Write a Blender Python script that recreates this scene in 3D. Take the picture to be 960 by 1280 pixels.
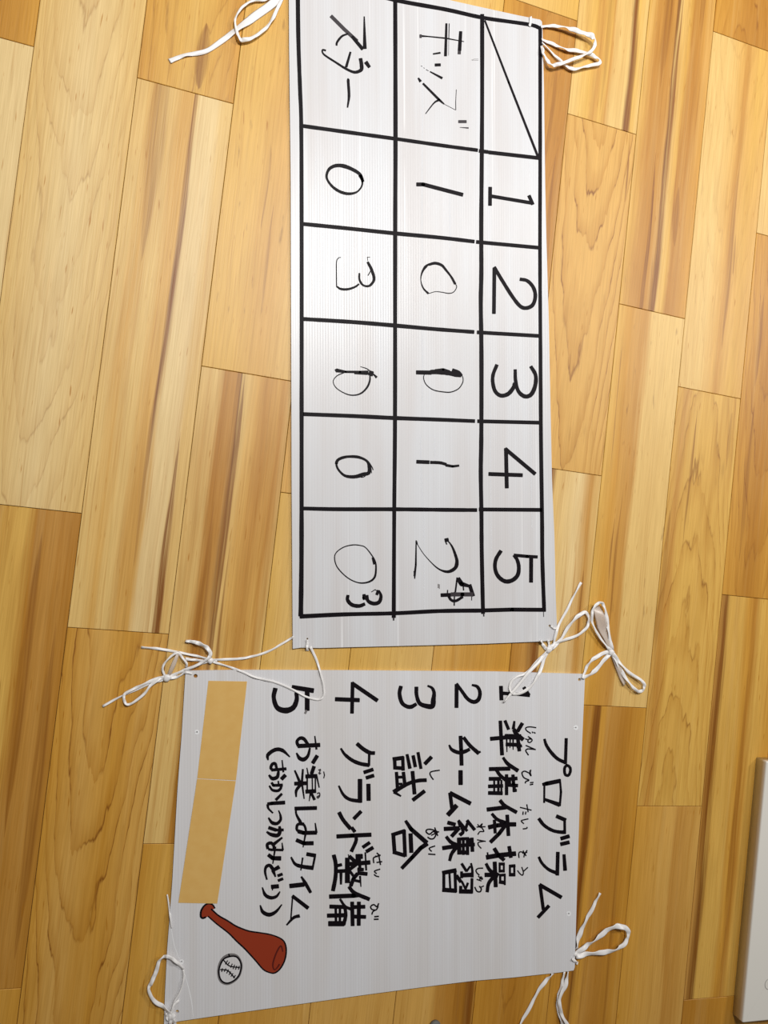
import bpy, bmesh, math, random
from mathutils import Matrix, Vector
from mathutils.geometry import delaunay_2d_cdt

for o in list(bpy.data.objects):
    bpy.data.objects.remove(o)
scene = bpy.context.scene
C = scene.collection
random.seed(7)

# ------------------------------------------------------------------ camera
PW = 0.15                    # width of one floor plank (m)
HC = PW / 0.12389737         # lens height above the floor
U0 = -0.22912686 * HC        # first plank seam in view
FPX = 914.086
ROT = (Matrix.Rotation(0.11642584, 3, 'Z') @ Matrix.Rotation(-0.28667953, 3, 'Y')
       @ Matrix.Rotation(0.00318768, 3, 'X'))
cam_d = bpy.data.cameras.new('camera')
cam_d.sensor_fit = 'VERTICAL'
cam_d.sensor_height = 36.0
cam_d.lens = 36.0 * FPX / 1280.0
cam_d.clip_start = 0.02
cam = bpy.data.objects.new('camera', cam_d)
cam.matrix_world = Matrix.Translation((0, 0, HC)) @ ROT.to_4x4()
C.objects.link(cam)
scene.camera = cam

# ------------------------------------------------------------------ world, lights, exposure
world = bpy.data.worlds.new('room_light')
scene.world = world
world.use_nodes = True
bgn = world.node_tree.nodes['Background']
bgn.inputs['Color'].default_value = (1.0, 0.96, 0.90, 1)
bgn.inputs['Strength'].default_value = 0.10

def area(name, loc, sx, sy, power, col, target=None):
    l = bpy.data.lights.new(name, 'AREA')
    l.shape = 'RECTANGLE'
    l.size, l.size_y = sx, sy
    l.energy = power
    l.color = col
    o = bpy.data.objects.new(name, l)
    o.location = loc
    if target:
        o.rotation_euler = (Vector(target) - Vector(loc)).to_track_quat('-Z', 'Y').to_euler()
    C.objects.link(o)
    return o
for lx, ly, le in ((0.32, 1.25, 62), (1.75, 1.75, 22), (2.95, 1.45, 52)):      # a row of ceiling panels
    area('ceiling_lamp', (lx, ly, 2.45), 0.5, 0.5, le, (1.0, 0.985, 0.955))

vs = scene.view_settings
vs.view_transform = 'Standard'
vs.look = 'None'
vs.gamma = 1.0
vs.use_curve_mapping = False
vs.exposure = -0.06

# ------------------------------------------------------------------ helpers
def P(px, py, z=0.0):
    """photo pixel -> point of the level plane at height z"""
    d = ROT @ Vector(((px - 480) / FPX, -(py - 640) / FPX, -1.0))
    t = (HC - z) / -d.z
    return Vector((d.x * t, d.y * t, z))

def s2l(c):
    return tuple((v / 255 / 12.92 if v / 255 <= 0.04045 else ((v / 255 + 0.055) / 1.055) ** 2.4) for v in c) + (1.0,)

def obj(name, verts, faces, mat, parent=None, matrix=None, smooth=False):
    me = bpy.data.meshes.new(name)
    me.from_pydata([tuple(v) for v in verts], [], faces)
    if mat:
        me.materials.append(mat)
    if smooth:
        for p in me.polygons:
            p.use_smooth = True
    me.update()
    o = bpy.data.objects.new(name, me)
    C.objects.link(o)
    if parent:
        o.parent = parent
    if matrix is not None:
        o.matrix_local = matrix
    return o

def tag(o, label=None, cat=None, group=None, kind=None):
    if label: o['label'] = label
    if cat: o['category'] = cat
    if group: o['group'] = group
    if kind: o['kind'] = kind
    return o

def empty(name, loc):
    o = bpy.data.objects.new(name, None)
    o.empty_display_size = 0.02
    o.location = loc
    C.objects.link(o)
    return o

def plain(name, rgb, rough=0.5, spec=0.5, **kw):
    m = bpy.data.materials.new(name)
    m.use_nodes = True
    b = m.node_tree.nodes['Principled BSDF']
    b.inputs['Base Color'].default_value = s2l(rgb)
    b.inputs['Roughness'].default_value = rough
    b.inputs['Specular IOR Level'].default_value = spec
    for k, v in kw.items():
        b.inputs[k].default_value = v
    return m

class NT:
    """small node-tree builder"""
    def __init__(self, mat):
        self.t = mat.node_tree
        self.n = self.t.nodes
        self.l = self.t.links
    def put(self, sock, v):
        if isinstance(v, bpy.types.NodeSocket):
            self.l.new(v, sock)
        elif v is not None:
            sock.default_value = v
    def math(self, op, a, b=None, c=None, clamp=False):
        n = self.n.new('ShaderNodeMath'); n.operation = op; n.use_clamp = clamp
        self.put(n.inputs[0], a)
        if b is not None: self.put(n.inputs[1], b)
        if c is not None: self.put(n.inputs[2], c)
        return n.outputs[0]
    def noise(self, vec, scale=1.0, detail=2.0, rough=0.5):
        n = self.n.new('ShaderNodeTexNoise')
        self.l.new(vec, n.inputs['Vector'])
        n.inputs['Scale'].default_value = scale
        n.inputs['Detail'].default_value = detail
        n.inputs['Roughness'].default_value = rough
        return n.outputs['Fac']
    def comb(self, x, y, z=0.0):
        n = self.n.new('ShaderNodeCombineXYZ')
        self.put(n.inputs[0], x); self.put(n.inputs[1], y); self.put(n.inputs[2], z)
        return n.outputs[0]
    def mix(self, fac, a, b, mode='MIX'):
        n = self.n.new('ShaderNodeMix'); n.data_type = 'RGBA'; n.blend_type = mode
        self.put(n.inputs[0], fac); self.put(n.inputs[6], a); self.put(n.inputs[7], b)
        return n.outputs[2]
    def maprange(self, v, a, b, c=0.0, d=1.0, smooth=False):
        n = self.n.new('ShaderNodeMapRange')
        if smooth: n.interpolation_type = 'SMOOTHSTEP'
        self.put(n.inputs[0], v)
        for i, x in enumerate((a, b, c, d)):
            n.inputs[i + 1].default_value = x
        return n.outputs[0]
    def objxyz(self):
        tc = self.n.new('ShaderNodeTexCoord')
        s = self.n.new('ShaderNodeSeparateXYZ')
        self.l.new(tc.outputs['Object'], s.inputs[0])
        return s.outputs

# ------------------------------------------------------------------ wood floor
TONES = {'P': (221, 188, 130), 'Y': (216, 176, 108), 'T': (212, 170, 108), 'O': (205, 157, 90),
         'B': (180, 131, 74), 'D': (122, 80, 44), 'C': (226, 200, 152), 'R': (193, 147, 90)}

def wood(seed, bands, cath=0.0, streak=0.5, knots=0.0, wander=0.5, flip=1, dark=1.0, marks=(), yc=0.0):
    m = bpy.data.materials.new('maple_plank')
    m.use_nodes = True
    k = NT(m)
    bsdf = k.n['Principled BSDF']
    x, y, z = k.objxyz()
    ox, oy = seed * 3.17 % 19.0, seed * 7.31 % 23.0
    xs = k.math('ADD', x, ox)
    ys = k.math('ADD', y, oy)
    # slow wander of the figure along the length
    wn = k.noise(k.comb(k.math('MULTIPLY', xs, 4.0), k.math('MULTIPLY', ys, 3.0)), 1.0, 1.0)
    wx = k.math('MULTIPLY', k.math('SUBTRACT', wn, 0.5), 0.06 * wander)
    xw = k.math('ADD', x, wx)
    xw2 = k.math('ADD', xw, ox)
    rip = k.noise(k.comb(k.math('MULTIPLY', xs, 130.0), k.math('MULTIPLY', ys, 2.6)), 1.0, 4.0, 0.65)
    u = k.math('ADD', k.math('DIVIDE', xw, PW), 0.5)
    u = k.math('ADD', u, k.math('MULTIPLY', k.math('SUBTRACT', rip, 0.5), 0.17))
    ramp = k.n.new('ShaderNodeValToRGB')
    k.l.new(u, ramp.inputs[0])
    pts = [b.split(':') for b in bands.split()]
    while len(ramp.color_ramp.elements) < len(pts):
        ramp.color_ramp.elements.new(0.5)
    for e, (p, c) in zip(ramp.color_ramp.elements, pts):
        e.position = float(p)
        e.color = s2l(TONES[c])
    col = ramp.outputs[0]
    brown = s2l((168, 115, 58)); darkb = s2l((104, 64, 34)); lineb = s2l((128, 80, 42))
    # broad tone drift
    big = k.noise(k.comb(k.math('MULTIPLY', xw2, 14.0), k.math('MULTIPLY', ys, 2.0)), 1.0, 2.0)
    col = k.mix(k.maprange(big, 0.45, 0.8, 0.0, 0.45 * streak + 0.12), col, brown)
    # soft long streaks
    st = k.noise(k.comb(k.math('MULTIPLY', xw2, 62.0), k.math('MULTIPLY', ys, 1.7)), 1.0, 3.0, 0.6)
    col = k.mix(k.maprange(st, 0.52, 0.80, 0.0, 0.95 * streak), col, brown)
    lt = k.noise(k.comb(k.math('MULTIPLY', xw2, 45.0), k.math('MULTIPLY', k.math('ADD', ys, 9.0), 1.2)), 1.0, 2.0)
    col = k.mix(k.maprange(lt, 0.55, 0.85, 0.0, 0.5 * streak), col, s2l((230, 202, 150)))
    # thin dark growth lines that come and go
    th = k.noise(k.comb(k.math('MULTIPLY', xw2, 240.0), k.math('MULTIPLY', ys, 3.2), 6.0), 1.0, 3.0, 0.6)
    col = k.mix(k.maprange(th, 0.58, 0.76, 0.0, 0.35 + 0.5 * streak), col, brown)
    if cath > 0:
        # cathedral arches: level lines of a long parabola, roughened by noise
        nz = k.noise(k.comb(k.math('MULTIPLY', xs, 13.0), k.math('MULTIPLY', ys, 3.0)), 1.0, 3.0, 0.5)
        nz2 = k.noise(k.comb(k.math('MULTIPLY', xs, 130.0), k.math('MULTIPLY', ys, 16.0)), 1.0, 3.0)
        q = k.math('DIVIDE', k.math('ADD', xw, 0.006), PW)
        h = k.math('ADD', k.math('MULTIPLY', k.math('MULTIPLY', q, q), 13.0),
                   k.math('MULTIPLY', y, -6.5 * flip))
        h = k.math('ADD', h, k.math('MULTIPLY', nz, 3.0))
        h = k.math('ADD', h, k.math('MULTIPLY', nz2, 0.45))
        fr = k.math('FRACT', h)
        line = k.maprange(k.math('ABSOLUTE', k.math('SUBTRACT', fr, 0.5)), 0.0, 0.055, 1.0, 0.0)
        soft = k.maprange(fr, 0.05, 0.5, 0.0, 0.42)
        soft = k.math('MULTIPLY', soft, k.math('LESS_THAN', fr, 0.5))
        col = k.mix(k.math('MULTIPLY', soft, cath), col, brown)
        gate = k.maprange(k.noise(k.comb(k.math('MULTIPLY', xs, 26.0), k.math('MULTIPLY', ys, 7.0), 4.0), 1.0, 2.0), 0.40, 0.60)
        col = k.mix(k.math('MULTIPLY', k.math('MULTIPLY', line, gate), min(1.0, 0.95 * cath)), col, lineb)
    # single dark streaks
    for (mx, va, vb, mw, ms) in marks:
        ctr = (mx - 0.5) * PW
        ya, yb = (vb - yc) * PW, (va - yc) * PW
        dx = k.math('ADD', k.math('SUBTRACT', xw, ctr), k.math('MULTIPLY', k.math('SUBTRACT', rip, 0.5), 0.010))
        t = k.math('DIVIDE', k.math('SUBTRACT', y, (ya + yb) / 2), (yb - ya) / 2)
        win = k.math('SUBTRACT', 1.0, k.math('MULTIPLY', t, t), clamp=True)
        core = k.math('SUBTRACT', 1.0, k.math('DIVIDE', k.math('ABSOLUTE', dx), k.math('ADD', k.math('MULTIPLY', win, mw * PW * 0.9), 1e-5)), clamp=True)
        core = k.maprange(core, 0.0, 0.55)
        fib = k.maprange(th, 0.36, 0.58, 0.30, 1.0)
        col = k.mix(k.math('MULTIPLY', k.math('MULTIPLY', core, fib), ms), col, lineb)
    # fine grain
    fg = k.noise(k.comb(k.math('MULTIPLY', xs, 420.0), k.math('MULTIPLY', ys, 9.0)), 1.0, 3.0, 0.6)
    col = k.mix(1.0, col, k.mix(k.maprange(fg, 0.3, 0.7), (0.86, 0.84, 0.80, 1), (1.06, 1.06, 1.06, 1)), 'MULTIPLY')
    # short dark pores
    po = k.noise(k.comb(k.math('MULTIPLY', xw2, 300.0), k.math('MULTIPLY', ys, 26.0), 2.0), 1.0, 1.0)
    col = k.mix(k.maprange(po, 0.70, 0.78, 0.0, 0.75), col, brown)
    if knots > 0:
        kn = k.noise(k.comb(k.math('MULTIPLY', xw2, 75.0), k.math('MULTIPLY', ys, 12.0), 7.0), 1.0, 3.0)
        col = k.mix(k.maprange(kn, 0.66, 0.74, 0.0, knots), col, darkb)
    hs = k.n.new('ShaderNodeHueSaturation')
    hs.inputs['Saturation'].default_value = 1.12
    hs.inputs['Value'].default_value = dark
    k.l.new(col, hs.inputs['Color'])
    k.l.new(hs.outputs[0], bsdf.inputs['Base Color'])
    bsdf.inputs['Roughness'].default_value = 0.46
    bsdf.inputs['Specular IOR Level'].default_value = 0.47
    bp = k.n.new('ShaderNodeBump')
    bp.inputs['Strength'].default_value = 0.38
    bp.inputs['Distance'].default_value = 0.0006
    k.l.new(fg, bp.inputs['Height'])
    k.l.new(bp.outputs[0], bsdf.inputs['Normal'])
    return m

V_HI, V_LO = 10.0, -9.0
# seams across each row of planks, in plank widths from the point under the lens
JOINTS = {-3: [5.2, 0.2, -4.8], -2: [2.6, -2.4, -7], -1: [4.54, -0.4, -5.3], 0: [5.6, -0.09, -4.88], 1: [4.51, -1.26, -6.4],
          2: [6.6, 1.62, -3.46], 3: [5.4, 0.38, -4.6], 4: [7.6, 2.4, -2.6], 5: [6.70, 1.6, -3.6],
          6: [5.51, 1.09, -3.9], 7: [8.4, 3.30, -1.79, -7.0], 8: [7.19, 2.40, -3.04], 9: [4.68, -0.24, -5.55],
          10: [7.0, 2.0, -3.1], 11: [4.5, -0.6, -5.6], 12: [7, 2, -3], 13: [5, 0, -5]}
# colour across each plank (left edge 0 .. right edge 1), figure, streaks, knots
STYLE = {
 (-1, 0): ("0:O .5:B 1:O", 0, .6, 0), (-1, 1): ("0:C 1:C", 0, .15, 0),
 (0, 0): ("0:T .5:Y 1:T", .5, .3, 0), (0, 1): ("0:P .5:C 1:P", .36, .10, 0),  # second plank paled: broad floor glare put into its tone
 (0, 2): ("0:B .38:Y .52:Y .6:B .8:R 1:B", 0, .8, .2), (0, 3): ("0:Y 1:O", 0, .2, 0),
 (1, 0): ("0:O .5:Y 1:O", .5, .4, .3), (1, 1): ("0:P .1:P .2:T .3:P .38:P .48:T .54:T .58:T .64:C .82:C .9:P 1:P", 0, .4, .1),  # second plank is pale, lightened further to carry the floor glare
 (1, 2): ("0:O .3:T .6:O 1:T", 1.0, .3, .15),
 (2, 0): ("0:Y 1:T", .4, .3, .2), (2, 1): ("0:Y .3:Y .6:T 1:P", 0, .3, .5),
 (2, 2): ("0:P .18:P .26:B .38:R .43:D .47:P .6:T .72:R .85:T .9:R 1:P", 0, .6, .1), (2, 3): ("0:O .5:Y 1:O", 0, .5, .1),
 (3, 0): ("0:Y 1:T", 0, .3, 0), (3, 1): ("0:T 1:T", .3, .3, 0), (3, 2): ("0:Y .3:P 1:Y", 0, .2, 0), (3, 3): ("0:O 1:T", 0, .4, 0),
 (4, 0): ("0:P 1:Y", 0, .2, 0), (4, 1): ("0:Y .5:P 1:Y", 0, .15, 0), (4, 2): ("0:Y 1:P", 0, .2, .1), (4, 3): ("0:T 1:T", 0, .25, 0),
 (5, 0): ("0:P 1:Y", 0, .2, 0), (5, 1): ("0:O .3:B .6:R 1:B", .3, .8, .2), (5, 2): ("0:T 1:O", 0, .5, 0),
 (5, 3): ("0:T .42:T .52:R .8:B .95:D 1:R", 0, .5, .2),
 (6, 0): ("0:P .25:Y .35:R .45:Y .52:R .58:P .76:P .82:D .88:Y 1:P", 0, .4, 0), (6, 1): ("0:T .5:T 1:T", 1.0, .12, .15),
 (6, 2): ("0:B .15:R .28:D .36:P .7:C .85:R 1:P", 0, .35, .2), (6, 3): ("0:O .5:B 1:O", .4, .6, .2),
 (7, 0): ("0:Y 1:O", 0, .4, 0), (7, 1): ("0:Y .15:R .3:B .42:R .46:D .5:P .62:Y .68:B .8:R 1:O", 0, .8, .2),
 (7, 2): ("0:Y .18:O .42:R .5:P 1:P", 0, .3, .55), (7, 3): ("0:O .22:B .3:D .36:O .5:R .7:B 1:O", 0, .7, .1),
 (8, 0): ("0:O .5:B 1:B", .8, .7, .1), (8, 1): ("0:P .3:P .5:T .58:R .66:T .8:Y 1:T", .2, .3, .1),
 (8, 2): ("0:Y .15:R .25:Y 1:Y", .7, .4, .15), (8, 3): ("0:O .6:T .66:R 1:T", 0, .3, 0),
 (9, 0): ("0:P 1:Y", .2, .2, 0), (9, 1): ("0:O .4:B .7:O 1:B", .8, .7, .1),
 (9, 2): ("0:R .1:D .16:Y .4:Y .5:O .58:B .7:Y 1:O", 0, .4, .1), (9, 3): ("0:B 1:O", 0, .5, 0),
}
MARKS = {
 (1, 1): ((.60, 5.2, 0.4, .05, .95), (.87, 0.9, -3.0, .055, 1.0), (.25, 5.4, 2.6, .12, .5), (.58, 1.8, -.6, .03, .4)),
 (1, 0): ((.3, 7, 4.5, .03, .5), (.62, 5.3, 4.55, .10, .7)),
 (2, 2): ((.46, 1.5, -1.6, .035, .8), (.3, .2, -3.0, .07, .5), (.52, -.2, -3.4, .03, .6)),
 (2, 1): ((.45, 4.2, 3.2, .02, .6), (.55, 3.6, 2.2, .02, .5)),
 (6, 0): ((.84, 8.0, 3.6, .06, 1.0), (.45, 8, 5.6, .04, .35)),
 (6, 1): ((.93, 5.4, 4.6, .015, .7),),
 (6, 2): ((.28, 2.6, -2.4, .08, .9), (.86, -.1, -1.0, .03, .7)),
 (7, 1): ((.33, 5.4, 1.8, .035, 1.0), (.5, 7.6, 1.6, .05, .9), (.3, 8.6, 6.2, .09, .55), (.8, 8.6, 7.0, .06, .5), (.72, 5.0, 4.2, .07, .55)),
 (7, 2): ((.10, 3.0, 1.0, .012, .6), (.32, 1.0, -.9, .03, .6), (.25, .6, -.4, .02, .6)),
 (7, 3): ((.28, -.6, -5.0, .06, 1.0), (.45, -2.4, -6, .03, .4), (.8, -3, -6.6, .04, .5)),
 (8, 1): ((.62, 5.6, 3.0, .05, .55), (.68, 4.6, 4.0, .02, .7)),
 (8, 2): ((.33, 2.2, .2, .03, .7), (.07, .8, -1.2, .06, .5), (.86, 2.2, 1.4, .03, .6)),
 (9, 1): ((.2, 3.9, 2.6, .05, .6), (.22, 2.4, .2, .05, .55)),
 (9, 2): ((.08, -.3, -3.4, .05, .75), (.03, -1.6, -4.0, .03, .6), (.55, -1.2, -5.3, .07, .4)),
 (0, 2): ((.66, -.3, -3.4, .08, .55), (.9, -1.2, -4.6, .08, .6), (.45, -1.8, -4.8, .06, .5)),
 (5, 3): ((.93, -4, -7, .06, .8), (.78, -4.6, -6.2, .05, .4)),
 (5, 1): ((.75, 6.7, 4, .04, .5), (.9, 5, 3, .04, .5)),
}
sub = plain('seam_brown', (126, 88, 48), 0.8, 0.2)  # brown of the slab that shows in the plank gaps
xA, xB = U0 - 3 * PW, U0 + 14 * PW
fl = obj('floor', [(a, b, c) for c in (-0.012, -0.0035) for a, b in ((xA, V_LO * PW), (xB, V_LO * PW), (xB, V_HI * PW), (xA, V_HI * PW))],
         [(3, 2, 1, 0), (4, 5, 6, 7), (0, 1, 5, 4), (1, 2, 6, 5), (2, 3, 7, 6), (3, 0, 4, 7)], sub)
tag(fl, 'warm maple plank floor under both boards', 'floor', kind='structure')
GAP = 0.0004

def plank(x0, x1, y0, y1, mat):
    hx, hy = (x1 - x0) / 2 - GAP, (y1 - y0) / 2 - GAP
    b = 0.0006
    v = []
    for zz, i in ((-0.004, 0), (-b, 0), (0.0, b)):
        v += [(-hx + i, -hy + i, zz), (hx - i, -hy + i, zz), (hx - i, hy - i, zz), (-hx + i, hy - i, zz)]
    f = [(3, 2, 1, 0), (8, 9, 10, 11)]
    for r in (0, 4):
        for i in range(4):
            j = (i + 1) % 4
            f.append((r + i, r + j, r + 4 + j, r + 4 + i))
    o = obj('plank', v, f, mat, fl)
    o.location = ((x0 + x1) / 2, (y0 + y1) / 2, 0)
    return o

sd = 0
for c, js in JOINTS.items():
    edges = [V_HI] + sorted(js, reverse=True) + [V_LO]
    for i in range(len(edges) - 1):
        sd += 1
        st = STYLE.get((c, i), (random.choice(("0:Y .5:T 1:O", "0:T .4:R 1:Y", "0:P .6:Y 1:T")), random.choice((0, .5)), .35, .1))
        m = wood(sd, *st, marks=MARKS.get((c, i), ()), yc=(edges[i] + edges[i + 1]) / 2, flip=(-1 if (c, i) in ((8, 2), (8, 0)) else 1), wander=(0.25 if '.4' in st[0] or '.5' in st[0] else .6))
        plank(U0 + c * PW, U0 + (c + 1) * PW, edges[i + 1] * PW, edges[i] * PW, m)

# ------------------------------------------------------------------ corrugated plastic boards
def corrugated(name, base, streaks):
    m = bpy.data.materials.new(name)
    m.use_nodes = True
    k = NT(m)
    b = k.n['Principled BSDF']
    x, y, z = k.objxyz()
    rib = k.math('SINE', k.math('MULTIPLY', x, 2 * math.pi / 0.0046))
    rn = k.noise(k.comb(k.math('MULTIPLY', x, 330.0), k.math('MULTIPLY', y, 1.2)), 1.0, 2.0)
    slow = k.noise(k.comb(k.math('MULTIPLY', x, 24.0), k.math('MULTIPLY', y, 2.0), 3.0), 1.0, 2.0)
    c1, c2 = base
    col = k.mix(k.maprange(slow, 0.35, 0.65), s2l(c1), s2l(c2))
    col = k.mix(k.maprange(rib, -1, 1, 0.0, 0.08), col, s2l((176, 170, 168)))
    col = k.mix(k.maprange(rn, 0.35, 0.65, 0.0, 0.16), col, s2l((190, 184, 182)))
    if streaks:
        sn = k.noise(k.comb(k.math('MULTIPLY', x, 150.0), k.math('MULTIPLY', y, 0.8), 11.0), 1.0, 1.0)
        gate = k.noise(k.comb(k.math('MULTIPLY', x, 40.0), k.math('MULTIPLY', y, 5.0), 5.0), 1.0, 2.0)
        f = k.math('MULTIPLY', k.maprange(sn, 0.66, 0.74), k.maprange(gate, 0.35, 0.6))
        col = k.mix(k.math('MULTIPLY', f, streaks), col, s2l((250, 250, 252)))  # glossy vertical streaks put into the colour as white lines
    k.l.new(col, b.inputs['Base Color'])
    b.inputs['Roughness'].default_value = 0.33
    b.inputs['Specular IOR Level'].default_value = 0.45
    bp = k.n.new('ShaderNodeBump')
    bp.inputs['Strength'].default_value = 0.12
    bp.inputs['Distance'].default_value = 0.0006
    k.l.new(k.math('ADD', rib, k.math('MULTIPLY', rn, 2.0)), bp.inputs['Height'])
    k.l.new(bp.outputs[0], b.inputs['Normal'])
    return m

ZT = 0.0045        # board thickness

def board(name, outline, holes, mat, pa, pb):
    """outline in photo pixels, laid on the floor; local y runs along pa -> pb (the flutes)"""
    w = [P(x, y, ZT) for x, y in outline]
    d = P(*pb) - P(*pa)
    ang = math.atan2(d.y, d.x) - math.pi / 2
    cen = sum(w, Vector()) / len(w)
    cen.z = 0
    M = Matrix.Translation(cen) @ Matrix.Rotation(ang, 4, 'Z')
    Mi = M.inverted()
    loops = [[(Mi @ p).to_2d() for p in w]]
    for hx, hy, r in holes:
        loops.append([(Mi @ P(hx + r * math.cos(-t * math.pi / 5), hy + r * math.sin(-t * math.pi / 5), ZT)).to_2d() for t in range(10)])
    vv, ee, k = [], [], 0
    for L in loops:
        vv += L
        ee += [(k + i, k + (i + 1) % len(L)) for i in range(len(L))]
        k += len(L)
    rv, re_, rf, *_ = delaunay_2d_cdt(vv, ee, [], 2, 1e-7)
    n = len(rv)
    verts = [(p.x, p.y, ZT) for p in rv] + [(p.x, p.y, 0.0002) for p in rv]
    def inside_hole(f):
        c = sum((rv[i] for i in f), Vector((0, 0))) / len(f)
        for L in loops[1:]:
            hc = sum(L, Vector((0, 0))) / len(L)
            if (c - hc).length < (L[0] - hc).length * 0.98:
                return True
        return False
    keep = [f for f in rf if not inside_hole(f)]
    faces, cnt = [], {}
    for f in keep:
        a = sum(rv[f[i]].cross(rv[f[(i + 1) % len(f)]]) for i in range(len(f)))
        f = list(f) if a > 0 else list(f)[::-1]
        faces.append(f)
        faces.append([i + n for i in reversed(f)])
        for i in range(len(f)):
            e = (f[i], f[(i + 1) % len(f)])
            cnt[e] = cnt.get(e, 0) + 1
    for a, b in cnt:
        if (b, a) not in cnt:
            faces.append([b, a, a + n, b + n])
    o = obj(name, verts, faces, mat)
    o.matrix_world = M
    o['_inv'] = 1
    del o['_inv']
    return o, Mi

score_mat = corrugated('scoreboard_plastic', ((208, 205, 206), (214, 215, 219)), 0.9)
prog_mat = corrugated('program_board_plastic', ((217, 214, 214), (222, 222, 226)), 0.15)
BOARD1 = [(361, -48), (361.5, 60), (363.5, 230), (364.5, 600), (366, 811), (376, 809.5), (400, 810), (437, 809), (537, 806.5), (610, 804.5),
          (671.6, 802), (689, 801), (694.5, 798), (696.5, 790), (694.5, 740), (693, 668), (690, 600), (688, 500), (686, 400),
          (683, 300), (681.5, 230), (680, 110), (678.3, 40), (677.5, 27), (675, 24.5), (647, 19), (590, 6.4), (520, -9.5), (440, -28)]
sb, SBI = board('scoreboard', BOARD1, [(662.5, 32.5, 1.3), (687.2, 782.2, 1.5), (384.3, 798.5, 1.2)], score_mat, (364.5, 800), (361.5, 10))
tag(sb, 'tall white corrugated plastic scoreboard with a black marker grid of innings 1 to 5', 'scoreboard')
BOARD2 = [(232, 838.5), (227, 920), (222, 985), (215.5, 1100), (212, 1149), (209, 1187), (206.4, 1239), (205, 1281), (224, 1276.5), (290, 1267),
          (460, 1243), (547, 1231.5), (592, 1226), (640, 1222), (700, 1215.5), (717, 1213), (718.5, 1209), (721.5, 1105), (725, 990), (731, 852),
          (731, 844), (728, 842.5), (620, 839.5), (440, 838), (300, 837.5)]
pb, PBI = board('program_board', BOARD2, [(244.5, 845, 2.6), (724.5, 849.5, 2.0), (246.2, 915, 1.2), (719.8, 909.5, 1.1), (711, 1142, 1.2),
                (227, 1202, 1.0), (221.7, 1264.5, 2.2)], prog_mat, (300, 1266), (300, 838))
tag(pb, 'wide white corrugated plastic program board with a handwritten Japanese schedule', 'sign board')

# ------------------------------------------------------------------ marker writing
ink = plain('black_marker', (17, 12, 17), 0.5, 0.10)
ink_worn = plain('worn_black_marker', (52, 46, 50), 0.5, 0.3)
ink_gray = plain('faint_gray_marker', (120, 116, 116), 0.6, 0.3)
red_mk = plain('red_brown_marker', (146, 52, 26), 0.5, 0.3)

def catmull(pts, n=6, closed=False):
    if len(pts) < 3 and not closed:
        return pts
    out = []
    N = len(pts)
    rng = range(N) if closed else range(N - 1)
    for i in rng:
        if closed:
            p0, p1, p2, p3 = pts[(i - 1) % N], pts[i], pts[(i + 1) % N], pts[(i + 2) % N]
        else:
            p1, p2 = pts[i], pts[i + 1]
            p0 = pts[i - 1] if i else tuple(2 * a - b for a, b in zip(p1, p2))
            p3 = pts[i + 2] if i + 2 < N else tuple(2 * a - b for a, b in zip(p2, p1))
        for s in range(n):
            t = s / n
            out.append(tuple(0.5 * (2 * b + (c - a) * t + (2 * a - 5 * b + 4 * c - d) * t * t + (3 * b - a - 3 * c + d) * t ** 3)
                             for a, b, c, d in zip(p0, p1, p2, p3)))
    if not closed:
        out.append(tuple(pts[-1]))
    return out

def stroke2d(kind, ws, pts):
    """flat stroke in pixel space -> verts, faces"""
    V, F = [], []
    def width(t):
        if len(ws) == 1: return ws[0]
        s = t * (len(ws) - 1); i = min(int(s), len(ws) - 2)
        return ws[i] + (ws[i + 1] - ws[i]) * (s - i)
    if kind in 'co':
        q = catmull(pts, 6, kind == 'o')
        if kind == 'o': q = q + [q[0], q[1]]
        L = len(q)
        for i, p in enumerate(q):
            a, b = q[max(i - 1, 0)], q[min(i + 1, L - 1)]
            tx, ty = b[0] - a[0], b[1] - a[1]
            l = math.hypot(tx, ty) or 1
            h = width(i / (L - 1)) / 2 * (1 + random.uniform(-.04, .04))
            V += [(p[0] - ty / l * h, p[1] + tx / l * h), (p[0] + ty / l * h, p[1] - tx / l * h)]
            if i:
                F.append((2 * i - 2, 2 * i - 1, 2 * i + 1, 2 * i))
    else:
        tot = len(pts) - 1
        for i in range(tot):
            a, b = pts[i], pts[i + 1]
            tx, ty = b[0] - a[0], b[1] - a[1]
            l = math.hypot(tx, ty) or 1
            h0, h1 = width(i / tot) / 2, width((i + 1) / tot) / 2
            k = len(V)
            nx, ny = -ty / l, tx / l
            V += [(a[0] + nx * h0, a[1] + ny * h0), (a[0] - nx * h0, a[1] - ny * h0), (b[0] - nx * h1, b[1] - ny * h1), (b[0] + nx * h1, b[1] + ny * h1)]
            F.append((k, k + 1, k + 2, k + 3))
            if i:
                k = len(V)
                V += [(a[0] + h0 * math.cos(j * math.pi / 5), a[1] + h0 * math.sin(j * math.pi / 5)) for j in range(10)]
                F.append(tuple(range(k, k + 10)))
    # round off the stroke ends a little
    if kind != 'o':
        for (p, q2, w) in ((pts[0], pts[1], width(0)), (pts[-1], pts[-2], width(1))):
            tx, ty = p[0] - q2[0], p[1] - q2[1]
            l = math.hypot(tx, ty) or 1
            tx, ty, h = tx / l, ty / l, w / 2
            k = len(V)
            V += [(p[0] - ty * h * c + tx * h * s, p[1] + tx * h * c + ty * h * s) for c, s in ((-1, 0), (-.8, .22), (.8, .22), (1, 0))]
            F.append((k, k + 1, k + 2, k + 3))
    return V, F

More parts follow.
